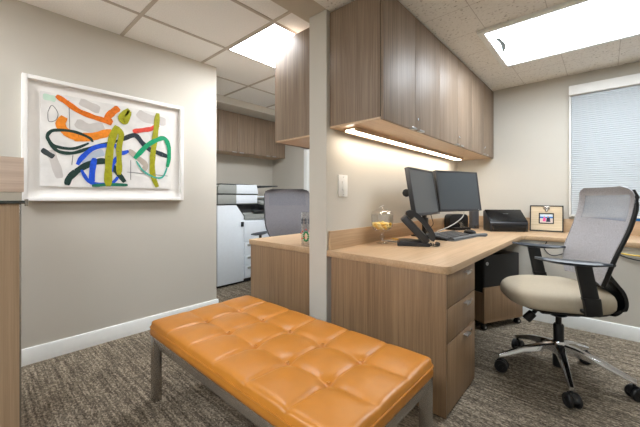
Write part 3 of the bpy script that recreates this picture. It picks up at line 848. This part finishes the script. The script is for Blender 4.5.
# ------------------------------------------------------------------ computer on its cart
ca = rad(-27)
cc = Vector((-.72, 2.78, 0))              # near corner; long side runs back and to the right
t = thing('computer_cart', 'low wood cart on casters under the worktop holding the black computer', 'cart', cc, ca, world=False)
m = MB()
m.box(-.245, 0, 0, .44, .062, .08)
m.box(-.016, 0, 0, .44, .08, .345, .001).box(-.245, -.229, 0, .44, .08, .345, .001)
m.box(-.229, -.016, 0, .016, .08, .30, .001)
m.build('box', M['wood'], t)
for x in (-.22, -.025):
    for y in (.03, .41):
        cs = MB().tube([(x, y, .04), (x, y, .0615)], .006, 8).box(x-.016, x+.016, y-.018, y+.012, .036, .048, .004)
        c_ = cs.build('caster', M['black'], t)
        for sg in (-1, 1):
            MB().lathe([(.010, sg*.006), (.022, sg*.007), (.0235, sg*.011), (.022, sg*.017), (.008, sg*.018)], (x, y-.004, .0237), 'X', 16).build('wheel', M['black'], c_)
            MB().lathe([(.009, sg*.0182), (.008, sg*.0195)], (x, y-.004, .0237), 'X', 12).build('wheel_cap', M['nickel'], c_)
t = thing('desktop_computer', 'black desktop computer tower with a round badge standing in the wood cart', 'computer', cc+Vector((0, 0, .0805)), ca, world=False)
m = MB().box(-.222, -.020, .022, .425, .0, .525, .008)
m.box(-.214, -.028, .016, .03, .01, .515, .004)
m.build('case', M['black'], t)
MB().lathe([(.014, 0), (.014, .002), (.011, .003)], (-.020, .055, .455), 'X', 20).build('badge', M['nickel'], t)
MB().tube([(-.0185, .050, .449), (-.0165, .052, .461)], .0012, 6).tube([(-.0165, .059, .461), (-.0165, .058, .449)], .0012, 6).build('badge_mark', M['blackglossy'], t)
MB().box(-.17, -.07, .08, .16, .5252, .532, .003).build('top_vent', M['blackglossy'], t)

# ------------------------------------------------------------------ monitors on their stand
def monitor(label, a, b, ztop, zbot, tilt):
    """a, b: left and right ends of the lower front edge"""
    a, b = Vector((*a, 0)), Vector((*b, 0)); w = (b-a).length; h = (ztop-zbot)/math.cos(tilt)
    mid = (a+b)/2; ang = math.atan2((b-a).y, (b-a).x)
    t = thing('monitor', label, 'monitor', (mid.x, mid.y, zbot), ang, world=False)
    T = Matrix.Rotation(-tilt, 4, 'X')          # local: x along the width, front towards -y
    m = MB().box(-w/2, w/2, 0, .030, 0, h, .004).box(-w*.32, w*.32, .028, .055, h*.2, h*.8, .008)
    m.xform(T).build('housing', M['bezel'], t)
    bz = .017
    fr = MB()
    fr.box(-w/2, -w/2+bz, -.004, .001, 0, h, .001).box(w/2-bz, w/2, -.004, .001, 0, h, .001)
    fr.box(-w/2+bz, w/2-bz, -.004, .001, 0, bz*1.25, .001).box(-w/2+bz, w/2-bz, -.004, .001, h-bz, h, .001)
    fr.xform(T).build('bezel', M['bezel'], t)
    MB().box(-w/2+bz, w/2-bz, -.0012, .0005, bz*1.25, h-bz).xform(T).build('screen', M['screen'], t)
    MB().box(w/2-.05, w/2-.035, -.0048, -.0035, .007, .011).xform(T).build('power_button', M['nickel'], t)
    return t
monitor('black flat monitor nearest the light switch, angled towards the task chair', (-1.02, 2.18), (-1.05, 2.70), 1.302, .938, rad(9.5))
monitor('black flat monitor nearest the room corner, in front of the window wall', (-1.058, 2.73), (-.862, 3.235), 1.316, .955, rad(8))
t = thing('monitor_stand', 'black pole stand with crossbar holding both monitors from behind', 'monitor stand', (-1.185, 2.704, TZ1))
B(-1.27, -1.13, 2.62, 2.79, TZ1, TZ1+.012, .003).build('foot', M['black'], t)
MB().box(-1.20, -1.17, 2.685, 2.723, TZ1+.012, 1.16, .004).box(-1.166, -1.158, 2.68, 2.728, .80, .9, .003).build('pole', M['black'], t)
m = MB().tube([(-1.165, 2.33, 1.112), (-1.165, 2.704, 1.122), (-1.075, 3.10, 1.122)], .012, 10)
m.build('crossbar', M['black'], t)
MB().lathe([(.014, -.016), (.030, -.012), (.032, 0), (.030, .012), (.014, .016)], (-1.165, 2.325, 1.112), 'Y', 16).build('end_knob', M['black'], t)
for c, x in (((-1.16, 2.43, 1.122), 1), ((-1.06, 3.0, 1.122), 1)):
    MB().box(c[0]-.012, c[0]+.018, c[1]-.03, c[1]+.03, c[2]-.035, c[2]+.035, .004).build('mount_plate', M['black'], t)

# ------------------------------------------------------------------ desk phone
t = thing('desk_phone', 'black desk phone with its handset standing upright beside the candy dish', 'phone', (-1.01, 2.132, TZ1), rad(30), world=False)
# local: +x front (towards the sitter), y = left of the sitter's view is -y
m = MB()
m.prism([(-.118, 0), (.098, 0), (.106, .012), (.085, .022), (-.02, .036), (-.10, .034), (-.118, .012)], 'Y', -.075, .095, .003)
m.build('base', M['phone'], t)
m = MB()
TL = Matrix.Translation((.066, 0, .022)) @ Matrix.Rotation(rad(-52), 4, 'Y')   # face plane rises to the back
m.box(-.228, 0.008, -.075, .095, -.034, .018, .010, mat=Matrix.Translation((.085, 0, .036)) @ Matrix.Rotation(rad(47), 4, 'Y'))
m.build('face_plate', M['phone'], t)
F = Matrix.Translation((.085, 0, .036)) @ Matrix.Rotation(rad(47), 4, 'Y')
MB().box(-.185, -.115, -.005, .085, .0185, .021, .002, mat=F).build('display', M['screen'], t)
k = MB()
for i in range(5):
    for j in range(4): k.box(-.100+.018*i, -.088+.018*i, -.002+.022*j, .014+.022*j, .018, .022, .001, mat=F)
k.build('keypad', M['cord'], t)
hs = MB()
hp = [(-.232, -.048, .026), (-.222, -.048, .052), (-.18, -.048, .066), (-.105, -.048, .070), (-.035, -.048, .060), (.0, -.048, .044), (.010, -.048, .022)]
hs.sweep(hp, .058, .033, sub=5, mat=F)
hs.box(-.244, -.182, -.075, -.021, .019, .052, .010, mat=F).box(-.044, .020, -.075, -.021, .019, .048, .010, mat=F)
hs.build('handset', M['phone'], t, sharp=50)
# coiled handset cord
co_ = []
for i in range(140):
    q = i/139; a_ = q*2*PI*11
    base = smooth([Vector((.10, -.06, .016)), Vector((.135, -.075, .014)), Vector((.165, -.03, .014)), (Vector((.15, .03, .014)))], 6)
    f_ = q*(len(base)-1); i0 = min(int(f_), len(base)-2); P = base[i0].lerp(base[i0+1], f_-i0)
    co_.append((P.x+.009*math.cos(a_)*.6, P.y+.009*math.cos(a_)*.8, max(.005, P.z+.009*math.sin(a_))))
MB().tube(co_, .0028, 5).build('coiled_cord', M['cordb'], t)
o = MB().tube([(-1.29, 2.32, .742), (-1.24, 2.28, .746), (-1.18, 2.235, .752), (-1.16, 2.22, .756), (-1.15, 2.215, .758)], .0042, 6, sub=5).build('network_cord', M['cordy'], org=(-1.2, 2.25, .742))
tag(o, 'yellow cord lying on the worktop behind the desk phone', 'cord')
o = MB().tube([(-1.285, 2.16, .7425), (-1.25, 2.165, .7425), (-1.18, 2.16, .7425), (-1.135, 2.15, .744)], .0052, 6, sub=5).build('phone_cord', M['cord'], org=(-1.2, 2.16, .737))
tag(o, 'grey cord on the worktop between the candy dish and the phone', 'cord')

# ------------------------------------------------------------------ candy dish
dx, dy = -1.219, 2.045
t = thing('candy_dish', 'clear footed glass candy dish with a domed lid on the long worktop', 'dish', (dx, dy, TZ1))
out_p = [(.0, .0), (.040, .001), (.042, .005), (.014, .014), (.009, .030), (.016, .042), (.022, .050), (.014, .060), (.010, .075), (.016, .086), (.045, .094), (.068, .108), (.078, .130), (.081, .160), (.0815, .215)]
in_p = [(.0785, .215), (.078, .160), (.074, .133), (.065, .113), (.043, .099), (.012, .093), (0, .092)]
MB().lathe([(max(r_, .0004), z+TZ1) for r_, z in out_p+in_p], (dx, dy, 0), n=32, caps=False).build('bowl', M['glass'], t, sharp=60)
lid = [(.082, .2165), (.082, .222), (.070, .236), (.045, .247), (.018, .252), (.008, .256), (.007, .262), (.013, .268), (.015, .275), (.011, .283), (.0004, .286)]
MB().lathe([(r_, z+TZ1) for r_, z in lid], (dx, dy, 0), n=32, caps=False).build('lid', M['glass'], t, sharp=60)
n = 0; slots = []
for layer, (z, R, cnt) in enumerate(((.112, .030, 6), (.112, 0, 1), (.127, .054, 11), (.130, .024, 4), (.144, .060, 11), (.148, .032, 6), (.156, .008, 1))):
    for i in range(cnt):
        a_ = 2*PI*(i+.37*layer)/cnt; slots.append((dx+R*math.cos(a_), dy+R*math.sin(a_), TZ1+z))
def candy(i, p):
    s = MB(); s.sphere((0, 0, 0), .0125, 1.25, .95, .8, 10, 7)
    s.tube([(.014, 0, 0), (.020, 0, .001)], .006, 6, ry=.002).tube([(-.014, 0, 0), (-.020, 0, .001)], .006, 6, ry=.002)
    return s
cands = []
for v in (0, 1):
    o = candy(v, None).build('candy', M['candy' if v == 0 else 'candyl']); cands.append(o)
for i, p_ in enumerate(slots):
    o = cands[i % 2] if i < 2 else cands[i % 2].copy()
    if i >= 2: COL.objects.link(o)
    o.location = p_; o.rotation_euler = (random.uniform(-.5, .5), random.uniform(-.5, .5), random.uniform(0, 6))
    tag(o, 'small wrapped yellow candy inside the footed glass dish', 'candy', 'candies in the glass dish')

# ------------------------------------------------------------------ keyboard, mouse, things in the corner
ka = rad(84)
t = thing('keyboard', 'dark keyboard on the worktop under the monitors', 'keyboard', (-.975, 2.74, TZ1), ka, world=False)
m = MB().prism([(-.085, 0), (.085, 0), (.085, .036), (-.085, .012)], 'X', -.235, .235, .002); m.build('case', M['black'], t)
k = MB()
for r_ in range(5):
    y = -.066+.031*r_; z = .0135+(y+.085)/.17*.024
    for c in range(15):
        x = -.222+.0296*c
        if r_ == 0 and 4 <= c <= 8:
            if c == 4: k.box(x, x+.145, y, y+.026, z-.002, z+.006, .0012)
            continue
        k.box(x, x+.0262, y, y+.026, z-.002, z+.006, .0012)
k.build('keys', M['keycap'], t)
t = thing('wrist_pad', 'long grey gel wrist pad with mouse area in front of the keyboard', 'wrist pad', (-.855, 2.86, TZ1), ka, world=False)
pp = rounded_poly([(-.36, -.035), (.12, -.035), (.14, -.065), (.27, -.06), (.29, .155), (.15, .155), (.12, .03), (-.36, .03)], [.03, .05, .05, .06, .04, .03, .03, .03])
MB().prism(pp, 'Z', 0, .006, .001).build('mat', M['rubber'], t)
MB().tube([(-.33, 0, .012), (-.1, -.004, .013), (.12, -.004, .013), (.17, -.03, .013), (.25, -.03, .012)], .024, 10, ry=.011, sub=5).build('gel_roll', M['rubber'], t, sharp=60)
t = thing('computer_mouse', 'black computer mouse at the far end of the wrist pad', 'mouse', (-.925, 3.10, TZ1+.0062), rad(170), world=False)
rr = []
for z, sc in ((0, .93), (.008, 1.), (.02, .95), (.030, .78), (.036, .5), (.038, .15)):
    rr.append([(x*sc-.006*(1-sc), y*sc, z) for x, y in superellipse(.056, .032, 24, 2.5)])
MB().loft(rr).build('body', M['black'], t, sharp=60)
MB().box(.022, .04, -.004, .004, .024, .036, .002).build('wheel', M['nickel'], t)
t = thing('desktop_organizer', 'rounded black plastic desk organizer against the backsplash behind the keyboard', 'organizer', (-1.17, 3.50, TZ1), rad(58), world=False)
rp = rounded_poly([(-.115, 0), (.115, 0), (.115, .165), (-.115, .165)], [0, 0, .05, .05])
MB().prism(rp, 'Y', -.03, .065, .004).build('shell', M['black'], t)
B(-.10, .10, -.085, -.031, 0, .028, .004).build('tray', M['black'], t)
B(-.03, .028, -.08, -.034, .0282, .085, .003).build('clear_cup', M['glass'], t)
t = thing('pen_holder', 'tall dark ribbed pen holder in the corner beside the black scanner', 'pen holder', (-1.085, 3.785, TZ1), rad(42), world=False)
m = MB()
ring0 = [(.054*math.cos(2*PI*i/40)*(1-.04*(i % 2)), .054*math.sin(2*PI*i/40)*(1-.04*(i % 2))) for i in range(40)]
m.loft([[(x, y, 0) for x, y in ring0], [(x, y, .045) for x, y in ring0], [(x*.92, y*.92, .05) for x, y in ring0], [(x*.92, y*.92, .20) for x, y in ring0], [(x*.8, y*.8, .2) for x, y in ring0], [(x*.8, y*.8, .06) for x, y in ring0]])
m.build('cup', pbr('gunmetal', (96, 98, 104), .35, .6, noise=.05), t)
MB().lathe([(.012, 0), (.012, .005), (.006, .012)], (.0, -.062, .028), 'Y', 12).build('knob', M['nickel'], t)
o = MB().tube([(-.95, 3.02, .95), (-.955, 2.99, .90), (-1.0, 2.90, .84), (-1.07, 2.80, .79), (-1.12, 2.72, .758), (-1.16, 2.62, .7425)], .0048, 6, sub=6).build('display_cord', M['cord'], org=(-1.1, 2.8, TZ1))
tag(o, 'light grey cord curving down from the corner monitor to the worktop', 'cord')
o = MB().tube([(-1.09, 2.60, .955), (-1.10, 2.66, .90), (-1.13, 2.76, .84), (-1.20, 2.84, .79), (-1.26, 2.9, .7425)], .003, 6, sub=6).build('display_cord', M['cordb'], org=(-1.1, 2.8, TZ1))
tag(o, 'thin black cord hanging below the monitor nearest the light switch', 'cord')

# ------------------------------------------------------------------ document scanner
t = thing('document_scanner', 'black desktop document scanner in the corner between pen holder and photo frame', 'scanner', (-.755, 3.665, TZ1), rad(36), world=False)
w = .178
m = MB().prism([(-.085, .004), (.085, .004), (.092, .20), (.055, .212), (-.08, .100), (-.088, .088)], 'X', -w, w, .004); m.build('body', M['scanner'], t)
MB().prism([(-.0815, .1015), (.052, .2125), (.055, .2165), (-.0845, .105)], 'X', -w*.985, w*.985, .0012).build('lid', M['blackglossy'], t)
m = MB().box(-w*.9, w*.9, -.094, -.084, .014, .072, .003); m.build('front_panel', M['blackglossy'], t)
MB().box(-.022, .03, -.001, .001, .1752, .1766).build('emblem', M['nickel'], t)
m = MB()
for x in (-w+.02, w-.02):
    for y in (-.05, .05): m.lathe([(.009, 0), (.009, .0045)], (x, y, 0), n=10)
m.build('foot', M['black'], t)

# ------------------------------------------------------------------ photo in its frame
t = thing('photo_frame', 'pale wood picture frame with dark rim and a small beach photo, leaning on the backsplash', 'picture frame', (-.435, 3.875, TZ1), rad(4), world=False)
T = Matrix.Translation((0, 0, .001)) @ Matrix.Rotation(rad(-11), 4, 'X')
w, h = .138, .262
def frame_ring(m, w0, h0, w1, h1, ya, yb, zc):
    m.box(-w1, -w0, ya, yb, zc-h1, zc+h1).box(w0, w1, ya, yb, zc-h1, zc+h1)
    m.box(-w0, w0, ya, yb, zc-h1, zc-h0).box(-w0, w0, ya, yb, zc+h0, zc+h1)
    return m
zc = h/2
frame_ring(MB(), w-.010, zc-.010, w, zc, -.012, .012, zc).xform(T).build('rim', M['black'], t)
pale = wood('pale_frame_wood', (190, 170, 138), (226, 210, 180), 'X')
frame_ring(MB(), .062, .054, w-.0101, zc-.0101, -.008, .010, zc-.004+.004).xform(T).build('panel', pale, t)
frame_ring(MB(), .053, .045, .062, .054, -.011, .010, zc).xform(T).build('inner_rim', M['black'], t)
pm = [pbr('photo_sky', (214, 228, 240), .4, noise=0), pbr('photo_sea', (44, 118, 196), .4, noise=.05), pbr('photo_sand', (214, 200, 190), .4, noise=.1, nscale=90),
      pbr('photo_pink_shirt', (232, 84, 150), .4, noise=0), pbr('photo_navy_shirt', (36, 42, 66), .4, noise=0), pbr('photo_skin', (206, 160, 134), .4, noise=0)]
ph = MB(); y = -.005
ph.box(-.053, .053, y, .004, zc-.045, zc+.045)
def patch(mi, pts, dy):
    ph.mi = mi; ph.quad([(a, y-dy, zc+b) for a, b in pts])
patch(1, [(-.053, .002), (.053, .002), (.053, .018), (-.053, .018)], .0003)
patch(2, [(-.053, -.045), (.053, -.045), (.053, .002), (-.053, .002)], .0003)
patch(3, [(-.030, -.030), (-.004, -.030), (-.004, .004), (-.012, .010), (-.024, .008)], .0006)
patch(4, [(-.002, -.034), (.034, -.034), (.030, .004), (.018, .012), (.004, .006)], .0006)
patch(5, [(-.020, .010), (-.012, .010), (-.010, .020), (-.016, .024), (-.022, .019)], .0009)
patch(5, [(.010, .012), (.019, .012), (.021, .022), (.014, .027), (.008, .022)], .0009)
ph.xform(T).build('photograph', pm, t)
cm = MB().box(-.026, .026, -.016, -.008, 2*zc-.040, 2*zc-.008, .003).tube([(-.022, -.018, 2*zc-.012), (0, -.024, 2*zc-.022), (.022, -.018, 2*zc-.012)], .005, 8, sub=4).box(-.012, .012, -.014, -.008, 2*zc-.062, 2*zc-.038, .002)
cm.xform(T).build('clip_ornament', M['steel'], t)

# ------------------------------------------------------------------ cords under the return
for lab, mat_, pts in (('dark cord looping below the return worktop next to the chair back', 'cordb', [(-.37, 3.342, .697), (-.39, 3.338, .64), (-.345, 3.338, .585), (-.27, 3.338, .60), (-.2, 3.342, .66), (-.18, 3.342, .697)]),
                       ('yellowish cord drooping under the return worktop right of the chair back', 'cordy', [(.0, 3.342, .697), (.06, 3.338, .655), (.2, 3.338, .64), (.36, 3.338, .655), (.5, 3.342, .697)]),
                       ('black cord sagging under the return worktop below the yellowish one', 'cordb', [(.02, 3.342, .695), (.1, 3.338, .63), (.25, 3.338, .60), (.42, 3.338, .62), (.55, 3.342, .696)])):
    o = MB().tube([(a, b+.003, c) for a, b, c in pts], .0045, 6, sub=6).build('hanging_cord', M[mat_], org=pts[2]); tag(o, lab, 'cord')

# ------------------------------------------------------------------ glass tumbler
gx, gy = -1.548, 1.588
t = thing('glass_tumbler', 'tall clear glass tumbler with a green wreath and red dots beside the partition post', 'glass', (gx, gy, TZ1))
MB().lathe([(.0004, 0), (.036, 0), (.038, .004), (.040, .235), (.0375, .235), (.0355, .014), (.0004, .012)], (gx, gy, TZ1), n=28, caps=False).build('tumbler', M['glass'], t, sharp=50)
def on_cyl(a_, z, off=.0006): return (gx+(.0392+off)*math.cos(a_), gy+(.0392+off)*math.sin(a_), TZ1+z)
fa = math.atan2(-gy, -gx)-.12
wr = MB()
for i in range(14):
    q = 2*PI*i/14; ca_, sa_ = math.cos(q), math.sin(q)
    wr.sphere(on_cyl(fa+.42*ca_, .070+.030*sa_), .0072, 1, 1, .8, 8, 6)
wr.build('wreath_print', pbr('wreath_green', (20, 140, 78), .5, noise=.2, nscale=300), t)
rd = MB()
for a_, z in ((-.7, .105), (.62, .105), (0, .118), (-.25, .062), (.8, .06), (-.8, .055), (1.3, .1), (-1.3, .09)):
    rd.sphere(on_cyl(fa+a_, z), .005, u=8, v=6)
rd.build('red_dots', pbr('berry_red', (214, 60, 50), .5, noise=0), t)
gr = MB()  # dark reflections near the rim, put in as grey spots
for a_ in (-.75, -.1, .55): 
    for z in (.165, .185): gr.sphere(on_cyl(fa+a_, z), .008, 1, 1, 1.5, 8, 6)
gr.build('grey_reflections', pbr('reflection_grey', (96, 98, 104), .5, noise=0), t)

# ------------------------------------------------------------------ copier
X = -3.39
t = thing('office_copier', 'large white office copier in the alcove past the painting wall', 'copier', (-3.72, 2.5, 0))
B(-4.0, X-.02, 1.98, 2.99, .05, .80, .004).build('cabinet', M['copier'], t)
B(-3.97, X-.05, 2.0, 2.97, .0, .05).build('plinth', M['copierdark'], t)
MB().prism([(1.975, .03), (2.342, .03), (2.342, .845), (2.235, .985), (1.975, .985)], 'X', -3.95, X, .004).build('paper_deck', M['copier'], t)
B(X-.001, X+.012, 2.30, 2.335, .715, .775, .003).build('deck_handle', M['copierdark'], t)
for za, zb in ((.06, .215), (.225, .345), (.355, .505)):
    dw = B(X-.02, X-.004, 2.36, 2.985, za, zb, .003).build('paper_drawer', M['copier'], t)
    B(X-.004, X+.006, 2.40, 2.50, zb-.045, zb-.02, .002).build('handle', M['copiergrey'], dw)
B(X-.02, X-.004, 2.352, 2.99, .515, .775, .004).build('front_cover', M['copier'], t)
m = MB().box(-3.98, X-.06, 2.0, 2.99, .80, .99, .003); m.build('output_bay', M['copierdark'], t)
MB().prism([(X-.06, .80), (X-.006, .80), (X-.006, .86), (X-.06, .885)], 'Y', 2.36, 2.97).build('output_ledge', M['copiergrey'], t)
MB().prism([(X-.06, .90), (X+.01, .885), (X+.012, .905), (X-.06, .94)], 'Y', 2.50, 2.86, .002).build('tray', M['copierdark'], t)
B(-3.98, X-.005, 1.985, 2.55, 1.0, 1.115, .004).build('scanner_unit', M['copiergrey'], t)
B(X-.0048, X+.002, 2.232, 2.55, 1.006, 1.112, .003).build('scanner_front', M['copier'], t)
B(-3.99, X+.004, 1.97, 2.56, .988, .9995, .002).build('scanner_base', M['copierdark'], t)
B(-3.98, X+.002, 1.98, 2.555, 1.1155, 1.127, .002).build('gasket', M['copierdark'], t)
MB().prism([(1.985, 1.1275), (2.24, 1.1275), (2.24, 1.235), (2.01, 1.235), (1.985, 1.21)], 'X', -3.95, X-.004, .004).build('feeder_end', M['copiergrey'], t)
MB().prism([(2.241, 1.1275), (2.57, 1.1275), (2.545, 1.245), (2.241, 1.238)], 'X', -3.95, X-.002, .004).build('document_feeder', M['copier'], t)
B(-3.93, X-.05, 2.05, 2.54, 1.2385, 1.25, .003).build('feeder_cover', M['copierdark'], t)
MB().prism([(2.555, 1.20), (2.95, 1.235), (2.95, 1.248), (2.545, 1.238)], 'X', -3.90, X-.06, .002).build('feed_tray', M['copierdark'], t)
MB().prism([(X-.14, 1.02), (X+.09, .985), (X+.095, 1.01), (X-.14, 1.07)], 'Y', 2.56, 2.97, .003).build('control_panel', M['copiergrey'], t)
MB().prism([(X-.02, 1.052), (X+.07, 1.0275), (X+.07, 1.030), (X-.02, 1.0545)], 'Y', 2.66, 2.84).build('panel_screen', M['screen'], t)
MB().box(-3.85, X-.02, 2.56, 2.95, 1.085, 1.10, .002).build('document_tray', M['copier'], t)
